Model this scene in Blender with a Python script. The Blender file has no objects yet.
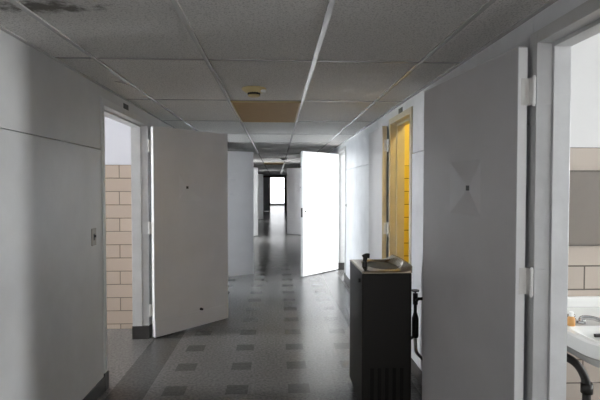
import bpy, bmesh, math, random
from mathutils import Vector, Matrix
random.seed(7)
SC = bpy.context.scene
COL = SC.collection

# ------------------------------------------------------------------ helpers
def mesh_obj(name, bm, mat, parent=None, smooth=False, bevel=0.0):
    me = bpy.data.meshes.new(name)
    bmesh.ops.recalc_face_normals(bm, faces=bm.faces[:])
    bm.to_mesh(me); bm.free()
    me.materials.append(mat)
    o = bpy.data.objects.new(name, me)
    COL.objects.link(o)
    if parent: o.parent = parent
    if smooth:
        for p in me.polygons: p.use_smooth = True
    if bevel:
        m = o.modifiers.new('bevel', 'BEVEL'); m.width = bevel; m.segments = 2
        m.limit_method = 'ANGLE'; m.angle_limit = math.radians(40)
    return o

def empty(name, loc=(0, 0, 0), rz=0.0):
    o = bpy.data.objects.new(name, None); COL.objects.link(o)
    o.location = loc; o.rotation_euler = (0, 0, rz); o.empty_display_size = .1
    return o

def tag(o, label, cat, group=None, kind=None):
    o['label'] = label; o['category'] = cat
    if group: o['group'] = group
    if kind: o['kind'] = kind
    return o

def struct(o, label=None, cat=None):
    o['kind'] = 'structure'
    if label: o['label'] = label
    if cat: o['category'] = cat
    return o

def box(bm, x0, x1, y0, y1, z0, z1):
    if x0 > x1: x0, x1 = x1, x0
    if y0 > y1: y0, y1 = y1, y0
    if z0 > z1: z0, z1 = z1, z0
    v = [bm.verts.new(p) for p in ((x0,y0,z0),(x1,y0,z0),(x1,y1,z0),(x0,y1,z0),(x0,y0,z1),(x1,y0,z1),(x1,y1,z1),(x0,y1,z1))]
    for f in ((0,3,2,1),(4,5,6,7),(0,1,5,4),(1,2,6,5),(2,3,7,6),(3,0,4,7)):
        bm.faces.new([v[i] for i in f])
    return v

def cyl(bm, p0, p1, r0, r1=None, n=20):
    r1 = r0 if r1 is None else r1
    p0, p1 = Vector(p0), Vector(p1)
    d = p1 - p0
    m = Matrix.Translation((p0 + p1) / 2) @ d.to_track_quat('Z', 'Y').to_matrix().to_4x4()
    bmesh.ops.create_cone(bm, cap_ends=True, segments=n, radius1=r0, radius2=r1, depth=d.length, matrix=m)

def lathe(bm, prof, c=(0, 0, 0), n=32):
    rings = []
    for r, z in prof:
        rings.append([bm.verts.new((c[0]+r*math.cos(2*math.pi*k/n), c[1]+r*math.sin(2*math.pi*k/n), c[2]+z)) for k in range(n)])
    for a, b in zip(rings, rings[1:]):
        for k in range(n):
            bm.faces.new((a[k], a[(k+1) % n], b[(k+1) % n], b[k]))
    bm.faces.new(rings[0][::-1]); bm.faces.new(rings[-1])

def tube(bm, pts, r, n=12):
    pts = [Vector(p) for p in pts]
    # smooth the corners a little
    q = [pts[0]]
    for a, b, c in zip(pts, pts[1:], pts[2:]):
        l = min((b-a).length, (c-b).length) * .45
        s, e = b + (a-b).normalized()*l, b + (c-b).normalized()*l
        for k in range(6):
            t = k/5; q.append((1-t)**2*s + 2*t*(1-t)*b + t*t*e)
    q.append(pts[-1])
    rings = []; prev = None
    for i, p in enumerate(q):
        d = (q[min(i+1, len(q)-1)] - q[max(i-1, 0)]).normalized()
        if prev is None:
            u = d.orthogonal().normalized()
        else:
            u = (prev - d*prev.dot(d)).normalized()
        prev = u; w = d.cross(u)
        rings.append([bm.verts.new(p + r*(u*math.cos(2*math.pi*k/n) + w*math.sin(2*math.pi*k/n))) for k in range(n)])
    for a, b in zip(rings, rings[1:]):
        for k in range(n):
            bm.faces.new((a[k], a[(k+1) % n], b[(k+1) % n], b[k]))
    bm.faces.new(rings[0][::-1]); bm.faces.new(rings[-1])

# ------------------------------------------------------------------ materials
def new_mat(name):
    m = bpy.data.materials.new(name); m.use_nodes = True
    nt = m.node_tree
    return m, nt, nt.nodes['Principled BSDF']

def N(nt, t, **kw):
    n = nt.nodes.new(t)
    for k, v in kw.items(): setattr(n, k, v)
    return n

def mth(nt, op, a, b=None, c=None):
    n = N(nt, 'ShaderNodeMath', operation=op)
    for i, v in enumerate((a, b, c)):
        if v is None: continue
        if isinstance(v, (int, float)): n.inputs[i].default_value = v
        else: nt.links.new(v, n.inputs[i])
    return n.outputs[0]

def mix(nt, f, a, b):
    n = N(nt, 'ShaderNodeMix', data_type='RGBA')
    for i, v in ((0, f), (6, a), (7, b)):
        if isinstance(v, (int, float)): n.inputs[i].default_value = v
        elif isinstance(v, tuple): n.inputs[i].default_value = (*v, 1)
        else: nt.links.new(v, n.inputs[i])
    return n.outputs[2]

def coords(nt):
    tc = N(nt, 'ShaderNodeTexCoord')
    return tc.outputs['Object']

def noise(nt, vec, scale, detail=3, rough=.5):
    n = N(nt, 'ShaderNodeTexNoise'); n.inputs['Scale'].default_value = scale
    n.inputs['Detail'].default_value = detail; n.inputs['Roughness'].default_value = rough
    nt.links.new(vec, n.inputs['Vector'])
    return n.outputs['Fac']

def ramp(nt, f, lo, hi):
    n = N(nt, 'ShaderNodeMapRange'); n.inputs[1].default_value = lo; n.inputs[2].default_value = hi
    nt.links.new(f, n.inputs[0]); return n.outputs[0]

def bump(nt, b, h, strength, dist=.01):
    n = N(nt, 'ShaderNodeBump'); n.inputs['Strength'].default_value = strength; n.inputs['Distance'].default_value = dist
    nt.links.new(h, n.inputs['Height']); nt.links.new(n.outputs[0], b.inputs['Normal'])

def paint(name, col, rough=.4, var=.06, bmp=.15, scale=3.0, spec=.5):
    m, nt, b = new_mat(name)
    v = coords(nt)
    f = noise(nt, v, scale, 5, .6)
    c2 = tuple(max(0, c*(1-var*2)) for c in col); c1 = tuple(min(1, c*(1+var)) for c in col)
    nt.links.new(mix(nt, ramp(nt, f, .3, .7), c2, c1), b.inputs['Base Color'])
    b.inputs['Roughness'].default_value = rough
    b.inputs['Specular IOR Level'].default_value = spec
    if bmp: bump(nt, b, noise(nt, v, 90, 3), bmp, .002)
    return m

def plain(name, col, rough=.5, metal=0.0, var=.05, scale=20):
    m, nt, b = new_mat(name)
    v = coords(nt)
    f = noise(nt, v, scale, 3)
    nt.links.new(mix(nt, f, tuple(c*(1-var) for c in col), tuple(min(1, c*(1+var)) for c in col)), b.inputs['Base Color'])
    b.inputs['Roughness'].default_value = rough; b.inputs['Metallic'].default_value = metal
    return m

def emit(name, col, strength):
    m, nt, b = new_mat(name)
    b.inputs['Base Color'].default_value = (.02, .02, .02, 1)
    b.inputs['Emission Color'].default_value = (*col, 1)
    b.inputs['Emission Strength'].default_value = strength
    return m

def block_wall(name, tile, above, top=1.675, swap='xz'):
    """glazed blocks up to a line, plain paint above"""
    m, nt, b = new_mat(name)
    v = coords(nt)
    sx = N(nt, 'ShaderNodeSeparateXYZ'); nt.links.new(v, sx.inputs[0])
    cb = N(nt, 'ShaderNodeCombineXYZ')
    nt.links.new(sx.outputs['X' if swap == 'xz' else 'Y'], cb.inputs[0])
    nt.links.new(mth(nt, 'ADD', sx.outputs['Z'], -top + 10*.1355*2), cb.inputs[1])
    br = N(nt, 'ShaderNodeTexBrick')
    nt.links.new(cb.outputs[0], br.inputs['Vector'])
    br.inputs['Scale'].default_value = 1
    br.inputs['Brick Width'].default_value = .32; br.inputs['Row Height'].default_value = .1355
    br.inputs['Mortar Size'].default_value = .0048; br.inputs['Mortar Smooth'].default_value = .2
    br.inputs['Color1'].default_value = (*tile, 1)
    br.inputs['Color2'].default_value = (*[c*.9 for c in tile], 1)
    br.inputs['Mortar'].default_value = (*[c*.28 for c in tile], 1)
    up = mth(nt, 'GREATER_THAN', sx.outputs['Z'], top)
    nt.links.new(mix(nt, up, br.outputs['Color'], above), b.inputs['Base Color'])
    nt.links.new(mth(nt, 'ADD', mth(nt, 'MULTIPLY', up, .3), .22), b.inputs['Roughness'])
    bump(nt, b, mth(nt, 'MULTIPLY', br.outputs['Fac'], mth(nt, 'SUBTRACT', up, 1.0)), .6, .004)
    return m

def floor_mat():
    m, nt, b = new_mat('terrazzo')
    v = coords(nt)
    sx = N(nt, 'ShaderNodeSeparateXYZ'); nt.links.new(v, sx.inputs[0])
    X, Y = sx.outputs[0], sx.outputs[1]
    chip = ramp(nt, noise(nt, v, 48, 2, .6), .3, .7)
    light = mix(nt, chip, (.10, .098, .095), (.205, .201, .195))
    dark = mix(nt, chip, (.055, .054, .053), (.11, .108, .105))
    # accent squares on a .4425 m grid, four columns, and a border strip along each wall
    P = .4425
    fx = mth(nt, 'ABSOLUTE', mth(nt, 'SUBTRACT', mth(nt, 'FLOORED_MODULO', mth(nt, 'ADD', X, .73 + P/2 + P*10), P), P/2))
    fy = mth(nt, 'ABSOLUTE', mth(nt, 'SUBTRACT', mth(nt, 'FLOORED_MODULO', mth(nt, 'ADD', Y, -3.345 + P/2 + P*20), P), P/2))
    sq = mth(nt, 'MULTIPLY', mth(nt, 'LESS_THAN', fx, .078), mth(nt, 'LESS_THAN', fy, .078))
    xc = mth(nt, 'ABSOLUTE', mth(nt, 'ADD', X, .088))
    sq = mth(nt, 'MULTIPLY', sq, mth(nt, 'LESS_THAN', xc, .80))
    bd = mth(nt, 'MULTIPLY', mth(nt, 'GREATER_THAN', xc, .83), mth(nt, 'LESS_THAN', xc, 1.09))
    msk = mth(nt, 'MAXIMUM', sq, bd)
    wear = noise(nt, v, 1.3, 5, .6)
    col = mix(nt, msk, light, dark)
    col = mix(nt, mth(nt, 'MULTIPLY', ramp(nt, wear, .45, .75), .25), col, (.10, .09, .075))
    nt.links.new(col, b.inputs['Base Color'])
    nt.links.new(mth(nt, 'ADD', mth(nt, 'MULTIPLY', noise(nt, v, 5, 4), .10), .165), b.inputs['Roughness'])
    b.inputs['Specular IOR Level'].default_value = .27
    return m

def ceiling_mat():
    m, nt, b = new_mat('mineral_fibre_tile')
    v = coords(nt)
    sx = N(nt, 'ShaderNodeSeparateXYZ'); nt.links.new(v, sx.inputs[0])
    X, Y = sx.outputs[0], sx.outputs[1]
    cb = N(nt, 'ShaderNodeCombineXYZ')
    nt.links.new(mth(nt, 'FLOOR', mth(nt, 'DIVIDE', mth(nt, 'ADD', X, 4.05), .605)), cb.inputs[0])
    nt.links.new(mth(nt, 'FLOOR', mth(nt, 'DIVIDE', mth(nt, 'ADD', Y, 7.1), 1.22)), cb.inputs[1])
    wn = N(nt, 'ShaderNodeTexWhiteNoise', noise_dimensions='3D'); nt.links.new(cb.outputs[0], wn.inputs['Vector'])
    base = mix(nt, wn.outputs['Value'], (.62, .605, .575), (.72, .70, .67))
    fs = noise(nt, v, 120, 2, .7)
    base = mix(nt, mth(nt, 'MULTIPLY', ramp(nt, fs, .50, .62), .5), base, (.2, .19, .18))
    # a damp mould stain with peeling paint in the near left corner
    mp = N(nt, 'ShaderNodeMapping'); nt.links.new(v, mp.inputs[0])
    mp.inputs['Location'].default_value = (.90/.24, -1.92/.075, 0)
    mp.inputs['Scale'].default_value = (1/.24, 1/.075, 0)
    ln = N(nt, 'ShaderNodeVectorMath', operation='LENGTH'); nt.links.new(mp.outputs[0], ln.inputs[0])
    d = mth(nt, 'ADD', ln.outputs['Value'], mth(nt, 'MULTIPLY', mth(nt, 'SUBTRACT', noise(nt, v, 16, 6, .7), .5), 2.6))
    st = mth(nt, 'SUBTRACT', 1.0, ramp(nt, d, .35, .95))
    base = mix(nt, mth(nt, 'MULTIPLY', st, .9), base, (.035, .03, .025))
    halo = mth(nt, 'SUBTRACT', 1.0, ramp(nt, ln.outputs['Value'], .6, 3.0))
    base = mix(nt, mth(nt, 'MULTIPLY', halo, .25), base, (.2, .18, .15))
    nt.links.new(base, b.inputs['Base Color'])
    b.inputs['Roughness'].default_value = .75
    bump(nt, b, fs, .4, .004)
    return m

WALL = paint('wall_paint', (.57, .57, .565), .34, .06, .25, 2.2)
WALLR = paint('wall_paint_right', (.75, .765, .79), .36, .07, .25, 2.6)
DOOR = paint('door_paint', (.575, .57, .58), .32, .04, .12, 2.0)
FRAME = paint('frame_paint', (.60, .60, .595), .33, .05, .15, 6)
ROOMW = paint('room_paint', (.74, .75, .75), .6, .03, .05)
BASE = plain('cove_base', (.035, .032, .03), .4)
HINGE = plain('painted_hinge', (.76, .75, .72), .35)
TERR = floor_mat()
TILE_CEIL = ceiling_mat()
GRID = plain('grid_bar', (.50, .49, .475), .22, 0.0)
CROSS = plain('aged_cross_bar', (.26, .25, .24), .35)
SLOT = plain('dark_slot', (.0085, .008, .007), .5)
SLOT.node_tree.nodes['Principled BSDF'].inputs['Specular IOR Level'].default_value = .12
BEIGE_X = block_wall('beige_glazed_block', (.46, .37, .30), (.62, .62, .66))
WASH_X = block_wall('washroom_glazed_block', (.45, .385, .325), (.62, .61, .59))
YELLOW_X = block_wall('yellow_glazed_block', (.78, .62, .13), (.78, .64, .18))
BLACK = plain('black_plastic', (.012, .012, .012), .4)
STEEL = plain('brushed_steel', (.55, .53, .49), .3, 1.0)
CHROME = plain('chrome', (.5, .5, .5), .12, 1.0)
DARKM = plain('dark_metal', (.03, .028, .026), .4, .6)
BROWNP = plain('cooler_enamel', (.014, .0128, .0105), .42, .0)
BROWNP.node_tree.nodes['Principled BSDF'].inputs['Specular IOR Level'].default_value = .22
STAINL = plain('cooler_top_steel', (.33, .275, .21), .25, 1.0)
LENS = plain('yellowed_lens', (.30, .178, .055), .65, 0, .12, 9)
CREAM = plain('aged_cream_plastic', (.50, .40, .20), .5)
CERAM = plain('white_ceramic', (.80, .80, .77), .12, 0, .01)
MIRROR = plain('aged_mirror', (.15, .125, .10), .45, .0)
WOOD = plain('dark_wood', (.10, .065, .03), .4)
PAPER = plain('soap_bottle', (.62, .32, .10), .35)
WHITEP = plain('white_plastic', (.8, .8, .78), .35)
GREYM = plain('tarnished_metal', (.32, .30, .26), .4, .7)

# ------------------------------------------------------------------ setting
XL, XR = -1.235, 1.06          # corridor faces of the two walls
XLB, XRB = -1.365, 1.172       # room faces
CH, RH = 2.16, 2.75            # corridor / room ceilings
YB, YF = -4.0, 28.0            # corridor ends
DH = 2.03

bm = bmesh.new(); box(bm, -6.2, 6.2, YB-.2, 38, -.12, 0)
struct(mesh_obj('floor', bm, TERR), 'polished grey terrazzo floor with dark accent squares and border strips', 'floor')
bm = bmesh.new(); box(bm, -6.2, 6.2, YB-.2, 38, RH, RH+.1)
struct(mesh_obj('ceiling_slab', bm, ROOMW), 'plain white slab over the side rooms', 'ceiling')

bm = bmesh.new(); box(bm, XL, XR, YB, YF, CH, CH+.02)
ceil = struct(mesh_obj('ceiling', bm, TILE_CEIL), 'suspended grey ceiling of speckled rectangular tiles with a mould stain', 'ceiling')
# T-bar grid
bm = bmesh.new()
GX = (-1.0, -.39, .21, .815); GY = [2.66 + 1.22*k for k in range(-5, 21)]
for x in GX: box(bm, x-.012, x+.012, YB, YF, CH-.007, CH+.001)
for x0, x1 in ((XL, XL+.024), (XR-.024, XR)): box(bm, x0, x1, YB, YF, CH-.006, CH+.001)
mesh_obj('ceiling_grid', bm, GRID, ceil)
bm = bmesh.new()
for y in GY: box(bm, XL, XR, y-.009, y+.009, CH-.004, CH+.001)
mesh_obj('cross_bars', bm, CROSS, ceil)

OPEN_L = [(3.42, 4.53), (6.38, 7.33), (12.33, 13.28), (19.5, 20.45)]
OPEN_R = [(.94, 1.862), (3.69, 4.33), (7.24, 8.18), (12.93, 13.88)]
def corridor_wall(name, xf, xb, opens, mat, label):
    s = 1 if xb > xf else -1
    bm = bmesh.new(); y = YB
    segs = []
    for a, b in opens:
        segs.append((y, a-.05)); y = b+.05
    segs.append((y, YF))
    for a, b in segs:
        box(bm, xf + s*.020, xb, a, b, 0, RH)
        box(bm, xf - s*.004, xf + s*.020, a, b, 0, 1.709)     # painted-over wainscot, a little proud, open joint above it
        box(bm, xf, xf + s*.020, a, b, 1.716, RH)
    for a, b in opens:
        box(bm, xf, xb, a-.05, b+.05, DH+.05, RH)
    return struct(mesh_obj(name, bm, mat, bevel=.0015), label, 'wall')
corridor_wall('wall_left', XL, XLB, OPEN_L, WALL, 'grey painted left corridor wall with a ledge at head height')
corridor_wall('wall_right', XR, XRB, OPEN_R, WALLR, 'pale painted right corridor wall with a ledge at head height')

def baseboard(name, xf, s, opens, label):
    bm = bmesh.new(); y = YB
    for a, b in list(opens) + [(YF, YF)]:
        box(bm, xf, xf + s*.012, y, a-.05, 0, .105); y = b+.05
    struct(mesh_obj(name, bm, BASE, bevel=.004), label, 'baseboard')
baseboard('baseboard_left', XL, 1, OPEN_L, 'black cove base along the left wall')
baseboard('baseboard_right', XR, -1, OPEN_R, 'black cove base along the right wall')

def frame(n, xf, xb, a, b, mat, label):
    s = 1 if xb > xf else -1
    f0, f1 = xf - s*.012, xb + s*.010
    bm = bmesh.new()
    box(bm, f0, f1, a-.05, a, 0, DH+.05); box(bm, f0, f1, b, b+.05, 0, DH+.05)
    box(bm, f0, f1, a, b, DH, DH+.05)
    st = xf + s*.050
    box(bm, st, f1, a, a+.016, 0, DH-.016); box(bm, st, f1, b-.016, b, 0, DH-.016)
    box(bm, st, f1, a, b, DH-.016, DH)
    fr = struct(mesh_obj('trim_%d' % n, bm, mat, bevel=.002), label, 'door frame')
    bm = bmesh.new()
    e = .003
    box(bm, f0-s*e, f1+s*e, b-.016-e, b+.05+e, 0, .125)
    box(bm, f0-s*e, f1+s*e, a-.05-e, a+.016+e, 0, .125)
    mesh_obj('plinth', bm, BASE, fr)
    for z in (.27, 1.06, 1.84):
        bm = bmesh.new(); box(bm, f0, st, b-.003, b+.001, z-.055, z+.055)
        mesh_obj('hinge_plate', bm, mat, fr)
    return fr
CREAMF = paint('cream_frame_paint', (.60, .54, .40), .35, .05, .1, 6)
frame(1, XL, XLB, *OPEN_L[0], FRAME, 'grey steel frame round the tiled washroom doorway on the left')
frame(2, XL, XLB, *OPEN_L[1], FRAME, 'grey steel frame behind the second open door on the left')
frame(3, XL, XLB, *OPEN_L[2], FRAME, 'grey steel frame of the third doorway on the left')
frame(4, XL, XLB, *OPEN_L[3], FRAME, 'grey steel frame of the farthest doorway on the left')
frame(5, XR, XRB, *OPEN_R[0], FRAME, 'grey steel frame round the nearest doorway on the right, with the basin behind')
frame(6, XR, XRB, *OPEN_R[1], CREAMF, 'cream steel frame round the narrow yellow-lit doorway on the right')
frame(7, XR, XRB, *OPEN_R[2], FRAME, 'pale steel frame beside the sunlit white door on the right')
frame(8, XR, XRB, *OPEN_R[3], FRAME, 'grey steel frame of the farthest doorway on the right')

# ------------------------------------------------------------------ doors
def door(n, pin, d, W, sgn, mat, label, latch=False, kick=False, plate=True, gap=.006, apex=.415, edge=None):
    rz = math.atan2(d[1], d[0])
    root = struct(empty('door_%d' % n, (pin[0], pin[1], 0), rz), label, 'door')
    t0, t1 = sgn*.007, sgn*.051
    bm = bmesh.new(); box(bm, gap, W, t0, t1, .012, DH-.006)
    mesh_obj('door_leaf', bm, mat, root, bevel=.002)
    if edge:  # added strip, its paler colour stands in for light on the hinge edge
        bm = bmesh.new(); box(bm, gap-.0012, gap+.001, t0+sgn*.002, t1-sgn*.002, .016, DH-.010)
        e = mesh_obj('lit_edge_strip', bm, edge, root); e['label'] = 'added strip on the hinge edge, light on it put into its colour'
    for z in (.27, 1.06, 1.84):
        bm = bmesh.new()
        for k in range(5):
            cyl(bm, (0, 0, z-.055+k*.022+.0008), (0, 0, z-.055+(k+1)*.022-.0008), .0085, n=14)
        cyl(bm, (0, 0, z-.062), (0, 0, z+.062), .0055, n=12)
        box(bm, gap-.003, gap+.0005, 0, sgn*.036, z-.055, z+.055)
        box(bm, 0, gap, 0, sgn*.003, z-.055, z+.055)
        h = mesh_obj('hinge', bm, HINGE, root)
    if plate:
        c = W*apex; zc = 1.445; hgt = .018
        bm = bmesh.new()
        q = [bm.verts.new((c+u, t1, zc+v)) for u, v in ((-.085,-.135),(.22,-.135),(.22,.135),(-.085,.135))]
        p = [bm.verts.new((c+sx*.012, t1+sgn*hgt, zc+sz*.012)) for sx, sz in ((-1,-1),(1,-1),(1,1),(-1,1))]
        for k in range(4): bm.faces.new((q[k], q[(k+1) % 4], p[(k+1) % 4], p[k]))
        bm.faces.new(p); bm.faces.new(q[::-1])
        pl = mesh_obj('viewer_plate', bm, mat, root)
        pl['label'] = 'shallow pyramid plate around the door viewer'
        bm = bmesh.new(); box(bm, c-.0125, c+.0125, t1+sgn*(hgt-.002), t1+sgn*(hgt+.004), zc-.0125, zc+.0125)
        mesh_obj('viewer', bm, BLACK, pl)
    if kick:
        bm = bmesh.new(); box(bm, .02, W-.012, t1-sgn*.001, t1+sgn*.006, .03, .17)
        mesh_obj('kick_plate', bm, mat, root, bevel=.001)
        bm = bmesh.new(); cyl(bm, (W*.60, t1, .185), (W*.60, t1+sgn*.03, .185), .014, .011, 14)
        mesh_obj('rubber_bumper', bm, BLACK, root)
    if latch:
        bm = bmesh.new(); box(bm, W-.001, W+.003, t0+sgn*.006, t1-sgn*.004, .965, 1.115)
        mesh_obj('latch_plate', bm, DARKM, root)
        bm = bmesh.new(); cyl(bm, (W-.06, t1-sgn*.002, 1.06), (W-.06, t1+sgn*.004, 1.06), .017, n=18)
        mesh_obj('lock_hole', bm, BLACK, root)
    return root
def unit(x, y):
    l = math.hypot(x, y); return (x/l, y/l)
EDGE = paint('lit_edge_tone', (.88, .88, .87), .3, .01, .05, 2)  # whiter than the leaf: window light on the edge put into the colour
WHITED = paint('white_door_paint', (.74, .74, .73), .3, .02, .08, 2)
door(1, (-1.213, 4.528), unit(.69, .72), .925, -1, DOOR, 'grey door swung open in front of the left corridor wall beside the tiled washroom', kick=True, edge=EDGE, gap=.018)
door(2, (-1.212, 7.35), unit(.86, .51), .93, -1, DOOR, 'grey door standing open across the left half of the corridor behind the first left door')
door(3, (-1.212, 13.30), unit(.66, .75), .93, -1, WHITED, 'white door far down the corridor, just right of the second left door', plate=False)
door(4, (-1.212, 20.47), unit(.60, .80), .93, -1, WHITED, 'white door near the far end of the corridor on the left', plate=False)
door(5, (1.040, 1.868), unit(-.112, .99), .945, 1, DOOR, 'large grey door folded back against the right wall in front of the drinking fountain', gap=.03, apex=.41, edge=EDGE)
door(6, (1.040, 4.355), unit(-.005, 1), .66, 1, DOOR, 'narrow door folded back against the right wall beyond the yellow-lit doorway', plate=False, gap=.03, edge=CREAMF)  # cream on the leaf edge stands in for the closet lamp's glow
door(7, (1.040, 8.20), unit(-.70, -.714), .95, 1, WHITED, 'brilliant white sunlit door standing half open on the right', latch=True, apex=.58)
door(8, (1.040, 13.90), unit(-.75, .66), .93, 1, DOOR, 'pale grey door far down the corridor, just left of the sunlit white door')

# ------------------------------------------------------------------ side rooms
def slab(name, mat, *b, label=None):
    bm = bmesh.new(); box(bm, *b)
    return struct(mesh_obj(name, bm, mat), label, 'wall' if label else None)
def window(n, axis, pos, a0, a1, z0, z1, mat, s, label):
    """bright window set on a wall; axis 'x': wall plane x = pos, room on the side s"""
    fw = .06
    bm = bmesh.new()
    def B(u0, u1, w0, w1, d0, d1):
        if axis == 'x': box(bm, pos + s*d0, pos + s*d1, u0, u1, w0, w1)
        else: box(bm, u0, u1, pos + s*d0, pos + s*d1, w0, w1)
    for u0, u1, w0, w1 in ((a0-fw, a0, z0-fw, z1+fw), (a1, a1+fw, z0-fw, z1+fw), (a0, a1, z0-fw, z0), (a0, a1, z1, z1+fw),
                           (a0, a1, (z0+z1)/2-.02, (z0+z1)/2+.02)):
        B(u0, u1, w0, w1, 0, .05)
    fr = struct(mesh_obj('window_%d' % n, bm, WHITEP), label, 'window')
    bm = bmesh.new(); B(a0, a1, z0, z1, .01, .016)
    mesh_obj('pane', bm, mat, fr)
    return fr
DAY = (.86, .93, 1.0)
def day(n, s, c=(.95, .97, 1.0)): return emit('daylight_glass_%d' % n, c, s)

# near right washroom
slab('wall_washroom_far', WASH_X, XRB, 6.0, 2.60, 2.70, 0, RH, label='beige block wall with white paint above, behind the basin')
slab('wall_washroom_near', ROOMW, XRB, 6.0, -1.6, -1.5, 0, RH)
slab('wall_washroom_side', ROOMW, 6.0, 6.1, -1.6, 2.70, 0, RH)
window(1, 'x', 6.0, .58, .95, .8, 2.3, day(1, 150, (.95, .975, 1)), -1, 'window of the near right washroom')
# left washroom
slab('wall_shower_far', BEIGE_X, -6.0, XLB, 4.86, 4.96, 0, RH, label='beige glazed block wall seen through the left doorway')
slab('wall_shower_near', ROOMW, -6.0, XLB, 2.9, 3.0, 0, RH)
slab('wall_shower_side', ROOMW, -6.1, -6.0, 2.9, 4.96, 0, RH)
window(2, 'x', -6.0, 3.5, 4.1, .9, 2.5, day(2, 80), 1, 'window of the left washroom')
# yellow closet
slab('wall_closet_far', YELLOW_X, XRB, 2.6, 4.86, 4.96, 0, RH, label='yellow glazed block wall inside the narrow doorway')
slab('wall_closet_near', YELLOW_X, XRB, 2.6, 3.1, 3.2, 0, RH)
YELLOW_Y = block_wall('yellow_glazed_block_side', (.78, .62, .13), (.78, .64, .18), swap='yz')
slab('wall_closet_side', YELLOW_Y, 2.6, 2.7, 3.1, 4.96, 0, RH)
# left room behind the second door
slab('wall_room_near', ROOMW, -4.6, XLB, 5.3, 5.4, 0, RH)
slab('wall_room_far', ROOMW, -4.6, XLB, 9.0, 9.1, 0, RH)
slab('wall_room_side', ROOMW, -4.7, -4.6, 5.3, 9.1, 0, RH)
window(3, 'x', -4.6, 5.9, 8.6, .8, 2.4, day(3, 26, DAY), 1, 'window of the left room')
# right room behind the sunlit door
slab('wall_bedroom_near', ROOMW, XRB, 4.6, 5.2, 5.3, 0, RH)
slab('wall_bedroom_far', ROOMW, XRB, 4.6, 9.6, 9.7, 0, RH)
slab('wall_bedroom_side', ROOMW, 4.6, 4.7, 5.2, 9.7, 0, RH)
window(4, 'x', 4.6, 5.6, 9.2, .7, 2.5, day(4, 19), -1, 'window of the sunlit right room')
# far left and right rooms
for side, nm, xa, xb, s in (('left', 'ward', -4.6, XLB, 1), ('right', 'study', XRB, 4.6, -1)):
    slab('wall_%s_near' % nm, ROOMW, xa, xb, 10.6, 10.7, 0, RH)
    slab('wall_%s_far' % nm, ROOMW, xa, xb, 15.4, 15.5, 0, RH)
    xo = -4.6 if side == 'left' else 4.6
    slab('wall_%s_side' % nm, ROOMW, xo, xo - s*.1, 10.6, 15.5, 0, RH)
window(5, 'x', -4.6, 11.2, 14.8, .3, 2.5, day(5, 40), 1, 'window of the far left room')
window(6, 'x', 4.6, 11.6, 14.8, .7, 2.5, day(6, 10), -1, 'window of the far right room')
slab('wall_store_near', ROOMW, -4.6, XLB, 18.2, 18.3, 0, RH)
slab('wall_store_far', ROOMW, -4.6, XLB, 22.5, 22.6, 0, RH)
slab('wall_store_side', ROOMW, -4.7, -4.6, 18.2, 22.6, 0, RH)
window(7, 'x', -4.6, 18.7, 22.0, .7, 2.5, day(7, 25), 1, 'window of the farthest left room')
# far end: wood framed doorway to a bright room
bm = bmesh.new()
box(bm, -5.2, -.95, YF, YF+.14, 0, RH); box(bm, .55, 5.2, YF, YF+.14, 0, RH); box(bm, -.95, .55, YF, YF+.14, 2.12, RH)
struct(mesh_obj('wall_far', bm, WALL), 'wall closing the far end of the corridor', 'wall')
bm = bmesh.new()
box(bm, -.95, -.86, YF-.02, YF+.16, 0, 2.12); box(bm, .44, .55, YF-.02, YF+.16, 0, 2.12); box(bm, -.86, .44, YF-.02, YF+.16, 2.02, 2.12)
box(bm, -.46, -.40, YF, YF+.14, 0, 2.02)
struct(mesh_obj('trim_9', bm, WOOD), 'dark wooden frame of the doorway at the far end of the corridor', 'door frame')
bm = bmesh.new(); box(bm, -.86, -.46, YF+.05, YF+.095, .01, 2.02)
struct(mesh_obj('door_9', bm, DOOR), 'narrow closed leaf left of the bright far doorway', 'door')
slab('wall_lounge_left', ROOMW, -3.6, -3.5, YF+.14, 37.5, 0, RH)
slab('wall_lounge_right', ROOMW, 3.5, 3.6, YF+.14, 37.5, 0, RH)
slab('wall_lounge_end', ROOMW, -3.6, 3.6, 37.5, 37.6, 0, RH, label='bright wall of the room at the far end')
window(8, 'y', 37.5, -2.6, 2.6, .15, 2.5, day(8, 2.6), -1, 'bright window seen through the far doorway')
# behind the camera: end wall, and a glowing window added as fill light
slab('wall_back', WALL, XL, XR, YB-.1, YB, 0, RH)
window(9, 'y', YB, -.85, .68, .55, 2.02, day(9, 9.4, (.98, .975, 1)), 1, 'added fill-light window at the near end of the corridor behind the viewer')

# ------------------------------------------------------------------ ceiling things
def ceiling_light(y0, label):
    c = (-.09, y0+.61)
    r = tag(empty('ceiling_light', (c[0], c[1], CH-.012)), label, 'ceiling light', 'yellowed ceiling light panels')
    bm = bmesh.new()
    a, b = .288, .598
    for x0, x1, ya, yb in ((-a, -a+.012, -b, b), (a-.012, a, -b, b), (-a, a, -b, -b+.012), (-a, a, b-.012, b)): box(bm, x0, x1, ya, yb, -.003, .012)
    mesh_obj('panel_frame', bm, CREAM, r)
    bm = bmesh.new(); box(bm, -a+.012, a-.012, -b+.012, b-.012, .001, .011)
    mesh_obj('diffuser', bm, LENS, r)
    return r
ceiling_light(GY[6], 'brown yellowed light panel in the ceiling just behind the near smoke detector')
ceiling_light(GY[14], 'brown yellowed light panel far down the corridor ceiling')

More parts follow.
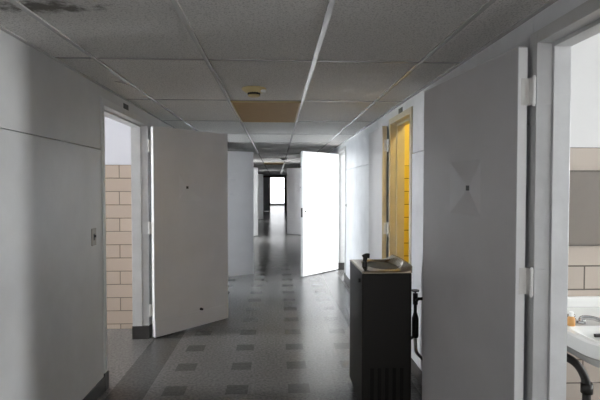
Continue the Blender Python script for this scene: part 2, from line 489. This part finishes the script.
def smoke_detector(x, y, label, mat):
    r = tag(empty('smoke_detector', (x, y, CH)), label, 'smoke detector', 'ceiling smoke detectors')
    bm = bmesh.new(); lathe(bm, [(.088, 0), (.09, -.006), (.085, -.012), (.062, -.028), (.056, -.032)], n=36)
    mesh_obj('base', bm, mat, r, smooth=True)
    bm = bmesh.new(); lathe(bm, [(.038, -.032), (.038, -.048)], n=28)
    for k in range(14):
        a = 2*math.pi*k/14; cyl(bm, (.043*math.cos(a), .043*math.sin(a), -.032), (.043*math.cos(a), .043*math.sin(a), -.048), .003, n=6)
    mesh_obj('sensor_vents', bm, DARKM, r)
    bm = bmesh.new(); lathe(bm, [(.046, -.048), (.044, -.055), (.034, -.060)], n=28)
    mesh_obj('sensor_cap', bm, mat, r, smooth=True)
    bm = bmesh.new(); box(bm, .05, .085, -.05, -.028, -.034, -.016)
    p = mesh_obj('test_lever', bm, WHITEP, r, bevel=.003)
    return r
smoke_detector(-.165, 3.42, 'beige round smoke detector on the ceiling in front of the brown light panel', CREAM)
smoke_detector(.16, 11.6, 'small pale smoke detector far down the corridor ceiling', WHITEP)

bm = bmesh.new()
pts = [(-.05,-.02,-.001), (.0,-.025,-.006), (.05,-.005,-.022), (.045,.02,-.018), (0,.02,-.004), (-.045,.015,-.001)]
vs = [bm.verts.new(p) for p in pts]; ws = [bm.verts.new((p[0], p[1], p[2]+.0015)) for p in pts]
bm.faces.new(vs); bm.faces.new(ws[::-1])
for k in range(6): bm.faces.new((vs[k], vs[(k+1) % 6], ws[(k+1) % 6], ws[k]))
fl = mesh_obj('peeling_flake', bm, GRID, ceil); fl.location = (-1.04, 3.24, CH)

# number plates, switches
def number_plate(x, s, y, z, label):
    bm = bmesh.new(); box(bm, -.004 if s < 0 else 0, 0 if s < 0 else .004, -.06, .06, -.022, .022)
    o = mesh_obj('number_plate', bm, BLACK, bevel=.001); o.location = (x, y, z)
    return tag(o, label, 'number plate', 'door number plates')
number_plate(XL, 1, 3.93, 2.105, 'small black number plate over the left washroom doorway')
number_plate(XR, -1, 4.0, 2.105, 'small black number plate over the yellow-lit doorway')

def light_switch(x, s, y, z, label, mat):
    r = tag(empty('light_switch', (x, y, z)), label, 'light switch', 'wall light switches')
    bm = bmesh.new(); box(bm, 0, s*.006, -.036, .036, -.058, .058)
    mesh_obj('cover_plate', bm, mat, r, bevel=.002)
    bm = bmesh.new(); box(bm, s*.006, s*.0075, -.012, .012, -.022, .022)
    box(bm, s*.006, s*.018, -.005, .005, -.002, .014)
    mesh_obj('toggle', bm, BLACK, r)
    return r
light_switch(XL+.004, 1, 3.21, 1.115, 'steel light switch on the left wall just before the tiled doorway', GREYM)
light_switch(XR-.004, -1, 7.08, 1.17, 'white light switch on the right wall just before the sunlit white door', WHITEP)

# ------------------------------------------------------------------ drinking fountain
FX0, FX1, FY0, FY1, FH = .53, .845, 2.89, 3.40, .93
ft = tag(empty('drinking_fountain', ((FX0+FX1)/2, (FY0+FY1)/2, 0)), 'dark freestanding drinking fountain with a steel basin top by the right wall', 'drinking fountain')
hx, hy = (FX1-FX0)/2, (FY1-FY0)/2
bm = bmesh.new(); box(bm, -hx, hx, -hy, hy, .05, FH-.016)
mesh_obj('cabinet', bm, BROWNP, ft, bevel=.012)
bm = bmesh.new(); box(bm, -hx+.02, hx-.02, -hy+.02, hy-.02, 0, .05)
mesh_obj('plinth', bm, BLACK, ft)
# basin top: height field with a sunken bowl, raised rear lip
bm = bmesh.new()
nx, ny = 30, 40
def top_z(u, v):
    x, y = u*hx, v*hy
    lip = .045 * max(0, (u-.45)/.55)**2 * (1 - .2*abs(v)**3)
    r = math.hypot((x-.02)/(hx*.80), (y-.0)/(hy*.80))
    bowl = -.075 * max(0, 1-r**2)**.7 if r < 1 else 0
    dome = .010*max(0, 1-max(abs(u), abs(v))**6)
    return FH + lip*(1 if r > .8 else max(0, (r-.5)/.3)) + bowl + dome - .010
g = [[bm.verts.new((-hx + 2*hx*i/nx, -hy + 2*hy*j/ny, top_z(-1+2*i/nx, -1+2*j/ny))) for j in range(ny+1)] for i in range(nx+1)]
for i in range(nx):
    for j in range(ny): bm.faces.new((g[i][j], g[i+1][j], g[i+1][j+1], g[i][j+1]))
edge = [g[i][0] for i in range(nx+1)] + [g[nx][j] for j in range(1, ny+1)] + [g[i][ny] for i in range(nx-1, -1, -1)] + [g[0][j] for j in range(ny-1, 0, -1)]
low = [bm.verts.new((v.co.x, v.co.y, FH-.018)) for v in edge]
for k in range(len(edge)):
    bm.faces.new((edge[k], edge[(k+1) % len(edge)], low[(k+1) % len(edge)], low[k]))
mesh_obj('basin_top', bm, STAINL, ft, smooth=True)
bm = bmesh.new()
sx, sy = -hx+.045, -hy+.16
cyl(bm, (sx, sy, FH-.004), (sx, sy, FH+.03), .019, .016); cyl(bm, (sx, sy, FH+.03), (sx+.004, sy, FH+.062), .013, .016)
tube(bm, [(sx-.012, sy, FH+.058), (sx+.008, sy, FH+.070), (sx+.03, sy, FH+.068)], .016, 14)
mesh_obj('bubbler', bm, DARKM, ft, smooth=False)
bm = bmesh.new(); cyl(bm, (-hx, -hy+.07, FH-.075), (-hx-.014, -hy+.07, FH-.075), .013)
mesh_obj('push_button', bm, BLACK, ft)
bm = bmesh.new()
for k in range(5):
    x = -hx+.05 + k*.047
    box(bm, x, x+.024, -hy-.003, -hy+.002, .08, .315)
mesh_obj('vent_slots', bm, SLOT, ft)
bm = bmesh.new(); cyl(bm, (.02, 0, FH-.084), (.02, 0, FH-.076), .03); mesh_obj('drain', bm, DARKM, ft)

pp = tag(empty('water_supply_pipe', (1.0, 3.34, 0)), 'pipe with a black shut-off valve on the right wall between fountain and open door', 'pipe')
bm = bmesh.new(); tube(bm, [(.055, 0, .64), (0, 0, .64), (0, 0, .36), (-.10, .0, .33)], .011); mesh_obj('pipe', bm, DARKM, pp, smooth=True)
bm = bmesh.new(); cyl(bm, (0, 0, .60), (0, 0, .68), .018); cyl(bm, (0, -.02, .64), (0, -.05, .64), .009); mesh_obj('valve_body', bm, DARKM, pp)
bm = bmesh.new(); cyl(bm, (0, 0, .695), (0, 0, .705), .03, n=8); cyl(bm, (0, 0, .68), (0, 0, .70), .007); mesh_obj('valve_handle', bm, BLACK, pp)
bm = bmesh.new(); cyl(bm, (0, 0, .36), (0, 0, .50), .024, .024); cyl(bm, (0, 0, .50), (0, 0, .54), .024, .012); mesh_obj('trap_body', bm, DARKM, pp, smooth=False)
bm = bmesh.new(); tube(bm, [(.0, .0, .37), (.005, 0, .25), (.055, 0, .2)], .012); mesh_obj('drain_pipe', bm, STEEL, pp, smooth=True)

# ------------------------------------------------------------------ washroom basin
SX0, SX1, SY0, SY1, SH = 1.378, 1.92, 1.89, 2.60, .765
sk = tag(empty('wash_basin', ((SX0+SX1)/2, SY1, 0)), 'white ceramic wall-hung wash basin seen through the nearest right doorway', 'basin')
wx = (SX1-SX0)/2
bm = bmesh.new()
def rrect(x0, x1, y0, y1, rf, rb, z, n=8):
    pts = []
    for cx, cy, r, a0 in ((x1-rb, y1-rb, rb, 0), (x0+rb, y1-rb, rb, 90), (x0+rf, y0+rf, rf, 180), (x1-rf, y0+rf, rf, 270)):
        for k in range(n+1):
            a = math.radians(a0 + 90*k/n); pts.append((cx + r*math.cos(a), cy + r*math.sin(a), z))
    return [bm.verts.new(p) for p in pts]
D = SY1-SY0
loops = [rrect(-wx+.13, wx-.13, -D+.15, -.02, .14, .01, SH-.17),
         rrect(-wx+.035, wx-.035, -D+.045, -.002, .16, .01, SH-.095),
         rrect(-wx, wx, -D, -.002, .16, .01, SH-.07),
         rrect(-wx, wx, -D, -.002, .16, .01, SH-.01),
         rrect(-wx+.008, wx-.008, -D+.008, -.004, .155, .01, SH),
         rrect(-wx+.035, wx-.035, -D+.035, -.37, .14, .06, SH),
         rrect(-wx+.05, wx-.05, -D+.05, -.385, .13, .06, SH-.02),
         rrect(-wx+.12, wx-.12, -D+.12, -.41, .08, .06, SH-.13)]
for a, b in zip(loops, loops[1:]):
    for k in range(len(a)): bm.faces.new((a[k], a[(k+1) % len(a)], b[(k+1) % len(a)], b[k]))
bm.faces.new(loops[0][::-1]); bm.faces.new(loops[-1])
mesh_obj('bowl', bm, CERAM, sk, smooth=False)
bm = bmesh.new(); box(bm, -wx, wx, -.035, -.002, SH-.002, SH+.062); mesh_obj('backsplash', bm, CERAM, sk, bevel=.01)
fa = None
bm = bmesh.new()
tube(bm, [(-.125, -.325, SH), (-.125, -.325, SH+.028), (-.085, -.345, SH+.034), (-.035, -.395, SH+.022)], .011)
cyl(bm, (-.125, -.325, SH-.002), (-.125, -.325, SH+.012), .024)
fa = mesh_obj('faucet', bm, CHROME, sk, smooth=True)
for hx_ in (-.172, .06):
    bm = bmesh.new(); cyl(bm, (hx_, -.325, SH-.002), (hx_, -.325, SH+.022), .012); cyl(bm, (hx_, -.325, SH+.022), (hx_, -.325, SH+.045), .022, .018, 10)
    mesh_obj('tap_handle', bm, CHROME, sk)
bm = bmesh.new(); box(bm, -.10, -.03, -.402, -.386, SH-.048, SH-.034); mesh_obj('overflow_slot', bm, BLACK, sk)
ox, oy = (SX0+SX1)/2, SY1
bm = bmesh.new(); tube(bm, [(x-ox, y-oy, z) for x, y, z in ((1.43, 2.599, .58), (1.45, 2.42, .59), (1.56, 2.35, .535), (1.605, 2.34, .45), (1.61, 2.34, .24), (1.66, 2.34, .19), (1.71, 2.34, .26), (1.71, 2.32, .61))], .021)
cyl(bm, (1.607-ox, 2.34-oy, .38), (1.607-ox, 2.34-oy, .43), .029)
mesh_obj('drain_trap', bm, DARKM, sk, smooth=True)
bm = bmesh.new(); tube(bm, [(-.19, -.235, SH-.08), (-.19, -.235, .59), (-.21, -.001, .54)], .009); cyl(bm, (-.19, -.235, .575), (-.19, -.235, .61), .016)
mesh_obj('supply_pipe', bm, DARKM, sk, smooth=True)

bt = tag(empty('soap_bottle', (1.450, 2.235, SH+.0015)), 'small amber soap bottle with a white cap on the rim of the wash basin', 'bottle')
bm = bmesh.new(); lathe(bm, [(.017, 0), (.018, .003), (.018, .036), (.011, .046)], n=20); mesh_obj('bottle_body', bm, PAPER, bt, smooth=True)
bm = bmesh.new(); lathe(bm, [(.011, .046), (.011, .066), (.008, .069)], n=20); mesh_obj('cap', bm, WHITEP, bt)

mr = tag(empty('wall_mirror', (1.77, 2.60, 1.33)), 'brownish metal mirror on the block wall over the wash basin', 'mirror')
bm = bmesh.new(); box(bm, -.27, .27, -.014, -.001, -.21, .21); mesh_obj('mirror_glass', bm, MIRROR, mr)
bm = bmesh.new()
for b in ((-.28, -.27, -.21, .21), (.27, .28, -.21, .21), (-.28, .28, .21, .213), (-.28, .28, -.213, -.21)): box(bm, b[0], b[1], -.02, -.001, b[2], b[3])
mesh_obj('mirror_frame', bm, DARKM, mr)

# warm lamp inside the closet
lp = tag(empty('closet_lamp', (1.66, 3.42, RH)), 'warm bulb lamp on the ceiling of the yellow closet', 'lamp')
bm = bmesh.new(); lathe(bm, [(.05, 0), (.05, -.03), (.03, -.05)], n=20); mesh_obj('lamp_holder', bm, WHITEP, lp)
bm = bmesh.new(); bmesh.ops.create_uvsphere(bm, u_segments=16, v_segments=10, radius=.07, matrix=Matrix.Translation((0, 0, -.11)))
mesh_obj('bulb', bm, emit('warm_bulb', (1.0, .85, .46), 190), lp, smooth=True)

# ------------------------------------------------------------------ world, camera, view
w = bpy.data.worlds.new('world'); SC.world = w; w.use_nodes = True
w.node_tree.nodes['Background'].inputs[0].default_value = (.8, .9, 1, 1)
w.node_tree.nodes['Background'].inputs[1].default_value = .3
cd = bpy.data.cameras.new('camera'); cam = bpy.data.objects.new('camera', cd); COL.objects.link(cam)
F = 470.0
cd.sensor_fit = 'HORIZONTAL'; cd.sensor_width = 36; cd.lens = 36*F/600; cd.clip_start = .02; cd.clip_end = 200
yaw = math.atan2(23, F); pitch = math.atan2(13, math.hypot(F, 23))
cam.location = (0, 0, 1.45)
cam.rotation_euler = (math.pi/2 - pitch, 0, -yaw)
SC.camera = cam
SC.view_settings.view_transform = 'Standard'; SC.view_settings.look = 'None'
SC.view_settings.gamma = 1; SC.view_settings.use_curve_mapping = False
SC.view_settings.exposure = 0.0
cy = SC.cycles
cy.use_denoising = True; cy.max_bounces = 14; cy.diffuse_bounces = 8; cy.glossy_bounces = 5
cy.sample_clamp_indirect = 8.0; cy.caustics_reflective = False; cy.caustics_refractive = False
